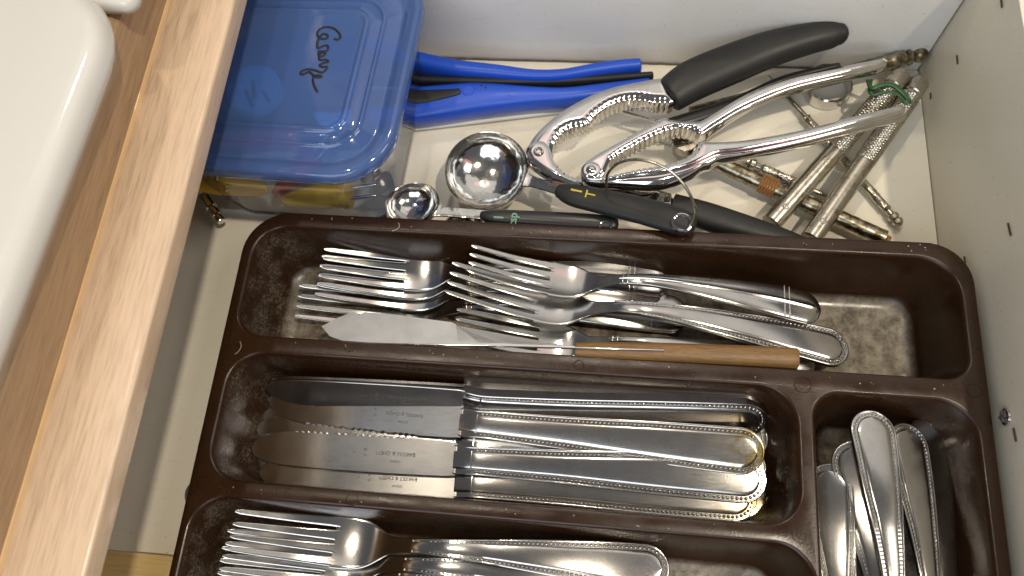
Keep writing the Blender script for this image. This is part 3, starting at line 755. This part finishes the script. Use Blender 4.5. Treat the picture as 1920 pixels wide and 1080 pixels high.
# ------------------------------------------------------------------ tarnished nutcracker underneath
tn = empty('tarnished_nutcracker', at(1285, 264, .006), 'old tarnished nutcracker with ornate rod handles and orange stains, under the chrome cracker', 'nutcracker')
p = at(1285, 262, .012)
make('hinge_plate', *disc(p, .0075, .006, .012), M_NICKEL, tn)
V, Fc = torus((p.x, p.y, .0122), .0022, .0005, (0, 0, 1), 24, 8); make('rivet', V, Fc, M_TARNISH, tn)
def rod(name, A, B, prof, mat, parent, fn=None, n=24):
    A, B = Vector(A), Vector(B); V, Fc = lathe(prof, n, fn); L = (B - A).length
    q = (B - A).to_track_quat('X', 'Z'); return make(name, [A + q @ v for v in V], Fc, mat, parent)
carve = lambda x, a: 1 + .035 * math.sin(a * 5 + x * 2600) * math.sin(x * 1500 + a * 2)
def lin(L, r0, r1, n=60): return [(L * i / n, r0 + (r1 - r0) * i / n) for i in range(n + 1)]
A, B = at(1296, 214, .012), at(1738, 98, .0155); L = (B - A).length
pr = [(0, .0001)] + lin(L - .016, .0044, .0047) + [(L - .0155, .0048), (L - .0145, .0050), (L - .0135, .0040), (L - .0125, .0038), (L - .0115, .0049), (L - .0105, .0048), (L - .0098, .0034), (L - .0090, .0033)]
pr += [(L - .0045 - .0046 * math.cos(a), .0049 * math.sin(a)) for a in [.62 + (math.pi - .64) * k / 10 for k in range(11)]]
rod('upper_handle', A, B, pr, M_TARNISH, tn, lambda x, a: carve(x, a) if x < L - .017 else 1, 28)
A2, B2 = at(1300, 285, .010), at(1658, 448, .009); L2 = (B2 - A2).length
rod('lower_handle', A2, B2, [(0, .0001)] + lin(L2, .0044, .0047) + [(L2 + .0005, .003), (L2 + .0006, .0001)], M_TARNISH, tn, carve, 28)
d2 = (B2 - A2).normalized()
ms = []
for k in range(6):
    c = A2 + d2 * (L2 * .405 + k * .0016 - .004); ms.append(torus(c, .0049, .0008, d2, 20, 6))
s = make('stained_collar', *join(*ms), M_RUST, tn); s['label'] = 'orange stained ribbed collar'
c = A2 + d2 * (L2 + .001); rod('stained_tip', c, c + d2 * .0025, [(0, .0001), (0, .0030), (.0018, .0026), (.0024, .0001)], M_RUST, tn)
# nut picks
def pick(name, lab, A, B, r, cat='nut pick'):
    o = empty(name, A, lab, cat, 'loose picks on the drawer floor'); L = (B - A).length
    tip = [(0, .0001), (L * .06, r * .45), (L * .2, r * .6), (L * .30, r * .75)]
    grip = lin(L * .60, r, r * 1.05, 70)
    rod('shaft', A, B, tip + [(L * .305, r * 1.2), (L * .315, r * .9)], M_NICKEL, o)
    A3 = A + (B - A) * .313
    sp_ = L * .687
    fin = [(sp_ - .0125, r * 1.25), (sp_ - .0110, r * .75), (sp_ - .0085, r * .85), (sp_ - .0075, r * 1.35), (sp_ - .0055, r * 1.3), (sp_ - .0045, r * .8), (sp_ - .0040, r * 1.3), (sp_ - .0020, r * 1.2), (sp_ - .0006, r * .6), (sp_, .0001)]
    rod('grip', A3, B, [(0, .0001)] + [(x * (sp_ - .013) / (L * .60), q) for x, q in grip] + fin, M_NICKEL, o, lambda x, a: 1 + (.12 * math.sin(a * 4 + x * 1400) * math.sin(x * 900) if x < sp_ - .0135 else 0), 20)
    return o
pick('nut_pick', 'slim ornate metal pick slanting down to a pointed finial beside the right wall', at(1440, 140, .004), at(1690, 424, .0045), .0024)
pick('nut_pick', 'short knurled pick lying alongside the orange stained rod', at(1560, 372, .0035), at(1392, 300, .0035), .0026)
# knurled tubes in a green band
knurl = lambda x, a: 1 + .10 * (abs(math.sin(a * 5 + x * 1900)) + abs(math.sin(a * 5 - x * 1900)) - 1)
def tube(lab, top, bot, r):
    B, A = at(*top), at(*bot); o = empty('nut_cracker_tube', A, lab, 'metal tube', 'knurled metal tubes held by the green band'); L = (B - A).length; k = .46
    rod('sleeve', A, A + (B - A) * k, [(0, r * .80), (.0002, r * .99)] + lin(L * k, r, r) + [(L * k, r * .85), (.0300, r * .80), (.0012, r * .80)], M_NICKEL, o, None, 28)
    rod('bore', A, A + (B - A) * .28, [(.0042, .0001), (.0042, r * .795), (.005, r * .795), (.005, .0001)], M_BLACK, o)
    A3 = A + (B - A) * (k + .003); L3 = L * (1 - k - .003)
    rod('knurled_grip', A3, B, [(0, .0001), (.0003, r * .84)] + lin(L3 * .80, r * .97, r * .99, 170) + [(L3 * .81, r * .9), (L3 * .82, r * .9), (L3 * .83, r * 1.0), (L3 * .96, r * .98), (L3 * .99, r * .8), (L3, .0001)], M_NICKEL, o, lambda x, a: knurl(x, a) if .001 < x < L3 * .79 else 1, 80)
    d = (B - A).normalized(); n = (CAML - A); n = (n - d * n.dot(d)).normalized(); c = A + d * .010 + n * (r * .97)
    make('dimple', *torus(c, .0014, .0004, n, 20, 6), M_NICKEL, o)
    return o
tube('knurled metal tube on the left, with an open end above the black grip', (1694, 138, .023), (1446, 418, .0165), .0055)
tube('knurled metal tube on the right, standing against the drawer corner', (1727, 150, .021), (1520, 448, .0175), .0056)
rb = empty('rubber_band', at(1680, 170, .02), 'green rubber band wound round the two knurled tubes', 'rubber band')
bp = [(1628, 152, .020), (1634, 165, .0275), (1650, 160, .029), (1668, 158, .029), (1682, 165, .029), (1698, 180, .0275), (1707, 196, .024), (1706, 200, .017), (1690, 192, .014), (1660, 178, .013), (1634, 166, .013)]
C = crom([tuple(at(*q)) for q in bp], 6, True)
make('band_strip', *sweep([(*q, .0013, .0007) for q in C] + [(*C[0], .0013, .0007)], 12, 4, (0, 0)), M_GREEN, rb)
bp = [(1634, 150, .0215), (1630, 172, .026), (1640, 178, .0275), (1662, 172, .0285), (1684, 178, .0285), (1700, 196, .026)]
make('band_strip', *sweep([(*q, .0009, .0006) for q in crom([tuple(at(*q)) for q in bp], 6)], 8, 2, (1, 1)), M_GREEN, rb)
# napkin ring
p = at(1546, 172, 0)
rings = []
for k in range(49):
    a = 2 * math.pi * k / 48; e = Vector((math.cos(a), math.sin(a), 0))
    rings.append([Vector((p.x, p.y, 0)) + e * r + Vector((0, 0, z)) for r, z in ((.0128, .0002), (.0135, .0010), (.0137, .005), (.0135, .0090), (.0128, .0098), (.0122, .0090), (.0122, .0010))])
tag(make('napkin_ring', *rings_mesh(rings, False, False), M_CHROME), 'short chrome ring standing on the drawer floor under the cracker handle', 'ring')
# thin black handle beneath the crackers
bh = empty('black_handled_pick', at(1300, 215, .01), 'slim black handle lying under the chrome cracker, only a dark strip showing', 'kitchen tool')
make('grip', *sweep(pxpath([(1258, 236, .022, 15, .004), (1310, 222, .021, 17, .0045), (1380, 196, .020, 14, .004), (1470, 152, .019, 10, .0035), (1570, 126, .018, 7, .003)], 5), 14, 2.4, (.3, .8)), M_BLACK, bh)
make('shank', *sweep(pxpath([(1150, 205, .0195, 2.6, .0007), (1210, 222, .0205, 3, .0008), (1262, 235, .0215, 4, .0009)], 4), 8, 3, (.3, .3)), M_CHROME, bh)

# ------------------------------------------------------------------ blue handled tool by the back panel
bt = empty('tongs', at(980, 160, .004), 'blue plastic handled tongs with black inner strips lying along the back panel', 'tongs')
make('upper_handle', *sweep(pxpath([(690, 96, .017, 20, .009), (775, 118, .017, 17, .0085), (850, 133, .017, 15, .008), (930, 141, .017, 13.5, .0075), (1000, 148, .017, 11, .007), (1055, 147, .017, 10.5, .007), (1110, 138, .017, 11.5, .007), (1160, 131, .017, 12, .007), (1198, 128, .017, 11, .007)], 5), 20, 3.2, (.3, .45)), M_BLUE, bt)
make('inner_strip', *sweep(pxpath([(690, 152, .016, 7, .004), (800, 153, .016, 6.5, .004), (1000, 156, .016, 7, .004), (1120, 151, .016, 7, .004), (1222, 144, .016, 5.5, .004)], 5), 14, 3.5, (.3, .6)), M_GRIP, bt)
make('lower_handle', *sweep(pxpath([(690, 205, .014, 36, .007), (775, 200, .014, 36, .0075), (840, 193, .014, 34, .0078), (900, 187, .014, 30, .0078), (1000, 185, .014, 19, .007), (1060, 184, .014, 16, .0065), (1130, 175, .014, 15, .006), (1215, 160, .014, 10, .005)], 5), 20, 3.0, (.3, .6)), M_BLUE, bt)
make('insert', *sweep(pxpath([(690, 190, .0192, 17, .0035), (780, 185, .0200, 16, .0028), (840, 178, .0204, 10, .0026), (862, 174, .0204, 7, .0025)], 5), 14, 3.5, (.3, .4)), M_GRIP, bt)
p = at(878, 171, .0215); make('pivot_cap', *disc(p, .0036, .016, .0222), M_BLUE, bt)
V, Fc = prism(world_outline([(770, 222), (900, 212), (1076, 192), (1080, 206), (900, 228), (770, 243)], .0045), .0020, .0003)
make('white_strip', V, Fc, M_WALL, bt)
for u, v, w in ((902, 160, 4), (910, 164, 5), (955, 178, 3), (900, 168, 2)):
    q = at(u, v, .0219); make('scuff', *disc(q, w * .00022, .0195, .0216 if u < 940 else .0213, 7), M_INK, bt)

# ------------------------------------------------------------------ measuring spoons
def bowl(c, R, depth, tilt, tz, squash=1.0, t=.0007):
    """hemispherical bowl with its rim at c, leaning by tilt about a horizontal axis of heading tz"""
    rings = []; n = 40
    prof = [(R * math.sin(a), -depth * math.cos(a)) for a in [math.pi / 2 * k / 14 for k in range(1, 15)]]
    outer = [(R + t * .6, 0)] + [((R + t) * math.sin(a) + .0001, -(depth + t) * math.cos(a)) for a in [math.pi / 2 * (1 - k / 14) for k in range(1, 14)]]
    pr = prof + [(R + .0003, .0003)] + outer
    Rm = Matrix.Rotation(tilt, 3, Vector((math.cos(tz), math.sin(tz), 0)))
    for r, z in pr:
        rings.append([Vector(c) + Rm @ Vector((r * math.cos(2 * math.pi * k / n), r * squash * math.sin(2 * math.pi * k / n), z)) for k in range(n)])
    return rings_mesh(rings)
GM = 'measuring spoons on the ring'
def text_on(txt, p, ex, ey, size, mat, parent, nrm, lift):
    cu = bpy.data.curves.new('t', 'FONT'); cu.body = txt; cu.size = size; cu.align_x = 'CENTER'; cu.align_y = 'CENTER'; cu.offset = size * .012
    to = bpy.data.objects.new('t', cu); COL.objects.link(to); bpy.context.view_layer.update()
    tm = bpy.data.meshes.new_from_object(to.evaluated_get(bpy.context.evaluated_depsgraph_get()))
    V = [Vector(p) + ex * v.co.x + ey * v.co.y + nrm * lift for v in tm.vertices]; Fc = [tuple(q.vertices) for q in tm.polygons]
    bpy.data.objects.remove(to); bpy.data.curves.remove(cu); bpy.data.meshes.remove(tm)
    n = len(V); V = V + [v - nrm * .0006 for v in V]; Fc = Fc + [tuple(i + n for i in q[::-1]) for q in Fc]
    o = make('lettering', V, Fc, mat, parent, smooth=False); return o
ts = empty('measuring_spoon', at(912, 320, .01), 'largest measuring spoon, round steel bowl facing up and black handle marked in yellow', 'measuring spoon', GM)
c = at(912, 318, .0265); R_ = 78 * pxm(912, 318, .0265)
make('bowl', *bowl(c, R_, .0155, math.radians(4), .3), M_BOWL, ts)
path = pxpath([(984, 337, .0268, 16, .0007), (1000, 341, .0272, 12, .0007), (1030, 350, .0300, 11.5, .0007), (1062, 360, .0335, 12, .0007)], 5)
make('neck', *sweep(path, 10, 4, (0, 0)), M_BOWL, ts)
g = pxpath([(1048, 358, .0400, 13, .003), (1075, 366, .0410, 22, .0038), (1130, 378, .0425, 25, .004), (1200, 394, .0445, 27, .004), (1260, 411, .0460, 27, .004), (1295, 421, .0462, 21, .0036)], 6)
make('grip', *sweep(g, 24, 2.3, (.6, .8)), M_GRIP, ts)
hx = (at(1200, 394, .044) - at(1100, 372, .044)).normalized(); hn = Vector((0, 0, 1)); hy = hn.cross(hx).normalized(); hn = hx.cross(hy)
text_on('1', at(1082, 358, .0452), hy, -hx, .0085, M_INKY, ts, Vector((0, 0, 1)), .0003)
text_on('T', at(1108, 365, .0459), hy, -hx, .0072, M_INKY, ts, Vector((0, 0, 1)), .0003)
p = at(1278, 419, .0500); make('eyelet', *torus((p.x, p.y, .0506), .0046, .0010, (0, 0, 1), 28, 8), M_CHROME, ts)
make('hole', *disc(p, .0042, .044, .0506), M_INK, ts)
t2 = empty('measuring_spoon', at(770, 380, .01), 'middle measuring spoon with a tilted dark bowl and black handle marked in pale green', 'measuring spoon', GM)
c = at(772, 380, .030); R_ = 50 * pxm(772, 380, .030)
make('bowl', *bowl(c, R_, .0115, math.radians(-16), .25), M_BOWL, t2)
path = pxpath([(815, 394, .0300, 14, .0007), (830, 397, .0300, 10.5, .0007), (870, 400, .0305, 10, .0007), (912, 404, .031, 10.5, .0007)], 5); make('neck', *sweep(path, 10, 4, (0, 0)), M_BOWL, t2)
g = pxpath([(905, 405, .0335, 9, .003), (930, 408, .034, 15, .0036), (1000, 412, .0345, 17, .0038), (1090, 417, .035, 18, .0038), (1150, 421, .035, 16, .0036)], 6)
make('grip', *sweep(g, 24, 2.3, (.6, .8)), M_BLACK, t2)
hx = (at(1090, 417, .035) - at(930, 408, .034)).normalized(); hy = Vector((0, 0, 1)).cross(hx).normalized()
text_on('1', at(936, 408, .0378), hy, -hx, .0075, M_INKG, t2, Vector((0, 0, 1)), .0003)
text_on('tsp', at(962, 411, .0384), hy, -hx, .0062, M_INKG, t2, Vector((0, 0, 1)), .0003)
p = at(1135, 424, .0392); make('eyelet', *torus((p.x, p.y, .0389), .0030, .0006, (0, 0, 1), 24, 8), M_CHROME, t2)
t3 = empty('measuring_spoon', at(870, 425, .01), 'smallest measuring spoon, only the rim of its bowl showing behind the tray edge', 'measuring spoon', GM)
c = at(868, 428, .0235); R_ = 38 * pxm(868, 428, .0235)
make('bowl', *bowl(c, R_, .009, math.radians(-14), .1), M_BOWL, t3)
make('grip', *sweep(pxpath([(900, 436, .024, 9, .0007), (960, 440, .025, 12, .003), (1100, 446, .027, 13, .003), (1140, 448, .028, 11, .003)], 6), 16, 2.4, (.5, .8)), M_BLACK, t3)
rg = [(1137, 352, .046), (1140, 325, .060), (1160, 306, .070), (1190, 299, .075), (1225, 305, .077), (1258, 322, .076), (1285, 350, .072), (1301, 382, .065), (1302, 402, .058), (1290, 424, .050), (1270, 432, .044), (1220, 424, .038), (1160, 400, .036), (1140, 375, .039)]
C = crom([tuple(at(*q)) for q in rg], 6, True)
tag(make('key_ring', *sweep([(*q, .00075, .00075) for q in C] + [(*C[0], .00075, .00075)], 10, 2, (0, 0)), M_NICKEL), 'thin wire ring standing up through the eyelets of the measuring spoons', 'ring')

# ------------------------------------------------------------------ lidded container
X0, X1, Y0, Y1, ZL = -.4190, -.2885, -.1345, -.0045, .0840
ct = empty('storage_container', ((X0 + X1) / 2, (Y0 + Y1) / 2, 0), 'clear plastic box with translucent blue lid, a handwritten name on top', 'container')
SK = lambda x, y: x + (y - Y0) * .050
def rr(d, r, z, n=10): return [Vector((SK(x, y), y + (X1 - x) * .030 * (Y1 - y) / (Y1 - Y0), z)) for x, y in rrect(X0 + d, X1 - d, Y0 + d, Y1 - d, max(r - d * .75, .006), n)]
rings = [rr(d * mm, .030, ZL + z * mm) for d, z in ((.6, -8), (.1, -7.6), (0, -6.5), (0, -2.6), (.5, -1.0), (1.8, -.15), (3.2, 0), (5.2, -.2), (7.6, -1.3), (9.4, -3.6), (10.6, -4.2), (11.6, -4.2), (12.4, -3.3), (18, -3.2), (18.6, -2.2), (19.3, -1.7), (20.2, -1.8), (20.8, -2.6), (21.3, -3.5), (26.6, -3.4), (27.3, -2.2), (28.3, -1.6), (29.4, -1.7), (30.2, -2.5), (31.0, -2.8))]
lid = make('lid', *rings_mesh(rings, False, True), M_LID, ct, ang=60)
rings = [rr(d * mm, .028, z * mm) for d, z in ((2.0, 82), (1.4, 78), (2.4, 74), (3.2, 73), (8, 50), (13, 14), (14.4, 5), (16.5, 1.4), (21, .6))]
make('tub', *rings_mesh(rings, False, True), M_TUB, ct, ang=60)
G = [(1065, 290), (1095, 297), (1113, 280), (1100, 245), (1060, 212), (1010, 203), (965, 215), (940, 245), (945, 275), (975, 292), (1008, 290), (1018, 270), (1000, 255), (970, 262), (948, 300), (938, 335), (945, 362), (975, 350), (1005, 340), (1022, 352), (1015, 378), (980, 388), (955, 385), (950, 405), (960, 425), (990, 418), (1000, 398), (975, 395), (955, 420), (960, 450), (1010, 450), (1022, 465), (985, 475), (958, 490), (985, 505), (1012, 500), (1005, 525), (975, 545), (930, 530), (870, 520), (825, 535), (815, 552), (840, 558), (880, 540), (920, 575), (965, 580), (970, 572), (930, 565), (908, 590), (915, 640), (940, 690)]
zi = ZL - .0026
make('handwriting', *sweep([(*at(360 + u / 4, v / 4, zi), 0.00068, .00016) for u, v in crom(G, 4)], 6, 2, (1, 1)), M_INK, lid)
# contents
GC = 'corn holders in the clear box'
def corn(lab, A, B, mat, r, pins):
    A, B = Vector(A), Vector(B); L = (B - A).length; o = empty('corn_holder', A, lab, 'corn holder', GC)
    pr = [(0, .0001), (.001, r * .3)] + [(L * q, r * (.35 + .65 * math.sin(min(1, q / .75) * math.pi / 2)) ) for q in [.05 + .05 * k for k in range(17)]] + [(L * .9, r * .92), (L * .905, r * 1.15), (L * .99, r * 1.15), (L, r * .9), (L + .0005, .0001)]
    rod('body', A, B, pr, mat, o, lambda x, a: 1 + (.03 * math.sin(x * 2600) * (1 if L * .3 < x < L * .88 else 0)), 20)
    d = (B - A).normalized(); s = d.cross(Vector((0, 0, 1))).normalized()
    for k in pins:
        c = B + s * (k * r * .45); rod('pin', c - d * .002, c + d * .017, [(0, .0001), (0, .0010), (.012, .0009), (.019, .0001)], M_CHROME, o, None, 10)
    return o
corn('yellow corn holder at the front corner of the box, its steel prong pointing right', at(526, 377, .021), at(656, 362, .024), M_YELLOW, .0076, (-1, 1))
corn('yellow corn holder at the left of the box, blunt end to the right', at(502, 357, .030), at(360, 330, .028), M_YELLOW, .0080, (-1, 1))
corn('pinkish red corn holder between the two yellow ones', at(512, 368, .018), at(590, 290, .030), M_RED, .0062, (-1, 1))
corn('red corn holder lying behind the others under the lid edge', at(400, 262, .046), at(560, 262, .046), M_RED, .0064, (-1, 1))
p = at(475, 165, .066); dk = empty('plastic_disc', (p.x, p.y, .04), 'round sky blue plastic disc with three dark slits, seen through the lid', 'disc')
make('disc_body', *disc(p, 51 * pxm(475, 165, .066), .060, .0665, 36), M_SKY, dk)
for a, b in (((475, 152), (475, 185)), ((460, 170), (474, 200)), ((494, 172), (505, 192))):
    A = at(*a, .0667); B = at(*b, .0667); make('slit', *sweep([(A.x, A.y, .0667, .0009, .0003), (B.x, B.y, .0667, .0009, .0003)], 8, 3, (1, 1)), M_INK, dk)
p = at(622, 208, .048); tag(make('coloured_disc', *disc(p, 34 * pxm(622, 208, .048), .042, .048, 30), M_SKY), 'smaller pale blue disc near the right corner of the box', 'disc')
p = at(500, 90, .03); db = empty('dark_cup', (p.x, p.y, .002), 'dark navy shape filling the back of the clear box', 'cup')
make('cup_wall', *rings_mesh([[Vector((x, y, z)) for x, y in rrect(-.398 + d, -.322 - d, -.074 + d, -.026 - d, .012, 6)] for d, z in ((.004, .002), (0, .052), (.0005, .054), (.004, .055))]), plastic('navy_plastic', (.03, .045, .14), .5, .1), db)

# ------------------------------------------------------------------ odds and ends
A, B = at(360, 338, .012), at(416, 417, .010)
L = (B - A).length
cs = empty('bottle_stopper', A, 'small chrome stepped rod poking out from under the counter edge', 'chrome rod')
r = .0033
rod('barrel', A, B, [(0, .0001), (0, r * 1.2), (L * .34, r * 1.2), (L * .37, r * .95), (L * .42, r * .95), (L * .44, r * 1.15), (L * .66, r * 1.1), (L * .68, r * .8), (L * .73, r * .8), (L * .75, r), (L * .84, r * .95), (L * .86, r * .7), (L * .89, r * .7)], M_CHROME, cs)
d = (B - A).normalized(); rod('end_button', A + d * L * .885, B, [(0, .0001), (0, r * .78), (L * .07, r * .85), (L * .1, r * .7), (L * .115, .0001)], M_BOWL, cs)
p = at(372, 925, .018); tag(make('round_cap', *lathe([(0, .0001), (0, .0085), (.014, .0085), (.017, .0075), (.018, .0055), (.018, .0001)], 32), M_GREY), 'dark grey round plastic cap peeping out behind the left rim of the tray', 'cap')
o = bpy.data.objects['round_cap']; o.location = (p.x, p.y, .0001); o.rotation_euler = (0, -math.pi / 2, 0)
p = at(262, 1036, .009)
V, Fc = rings_mesh([[Vector((x, y, z)) for x, y in rrect(-.56 + d, -.3865 - d, -.44 + d, p.y - d, .004, 4)] for d, z in ((.0012, .0002), (0, .0014), (0, .0078), (.0004, .0086), (.0014, .009))])
tag(make('wooden_board', V, Fc, M_BOARD), 'pale yellow wooden board on the drawer floor at lower left', 'board')
def strand(pts, r=.00011):
    return sweep([(*q, r, r) for q in crom([tuple(at(*p)) for p in pts], 6)], 5, 2, (0, 0))
tag(make('hair', *strand([(747, 418, HT + .0003), (749, 424, HT + .0012), (744, 430, HT + .0006), (735, 433, HT + .0003)], .00016), M_HAIR), 'tiny curled hair on the upper rim of the tray below the small bowl', 'hair')
tag(make('hair', *strand([(450, 640, HT + .0003), (452, 650, HT + .001), (446, 660, HT + .0003), (440, 664, HT + .0003)]), M_HAIR), 'tiny hair on the left rim of the tray between two compartments', 'hair')
ms = []
def crumb(x, y, z, r):
    V, Fc = [], []
    for q in range(6):
        a = q * math.pi / 3; V.append(Vector((x + r * math.cos(a) * rnd.uniform(.6, 1.2), y + r * math.sin(a) * rnd.uniform(.6, 1.2), z + rnd.uniform(0, r * .4))))
    V.append(Vector((x, y, z + r * rnd.uniform(.6, 1))))
    return V, [(i, (i + 1) % 6, 6) for i in range(6)] + [(5, 4, 3, 2, 1, 0)]
for _ in range(150):
    k = rnd.random()
    if k < .35: x, y = rnd.uniform(-.37, -.01), rnd.choice([-.2066, -.278, -.1366]) + rnd.uniform(-.002, .002); z = HT
    elif k < .6: x, y, z = rnd.uniform(-.352, -.338), rnd.uniform(-.262, -.222), FZ + .0004
    else: x, y, z = rnd.uniform(-.29, -.01), rnd.uniform(-.12, -.01), .0001
    ms.append(crumb(x, y, z, rnd.uniform(.00015, .0004)))
o = make('crumbs', *join(*ms), M_CRUMB, None, smooth=False); o['kind'] = 'stuff'; o['label'] = 'pale crumbs scattered on the tray rims and drawer floor'; o['category'] = 'crumbs'
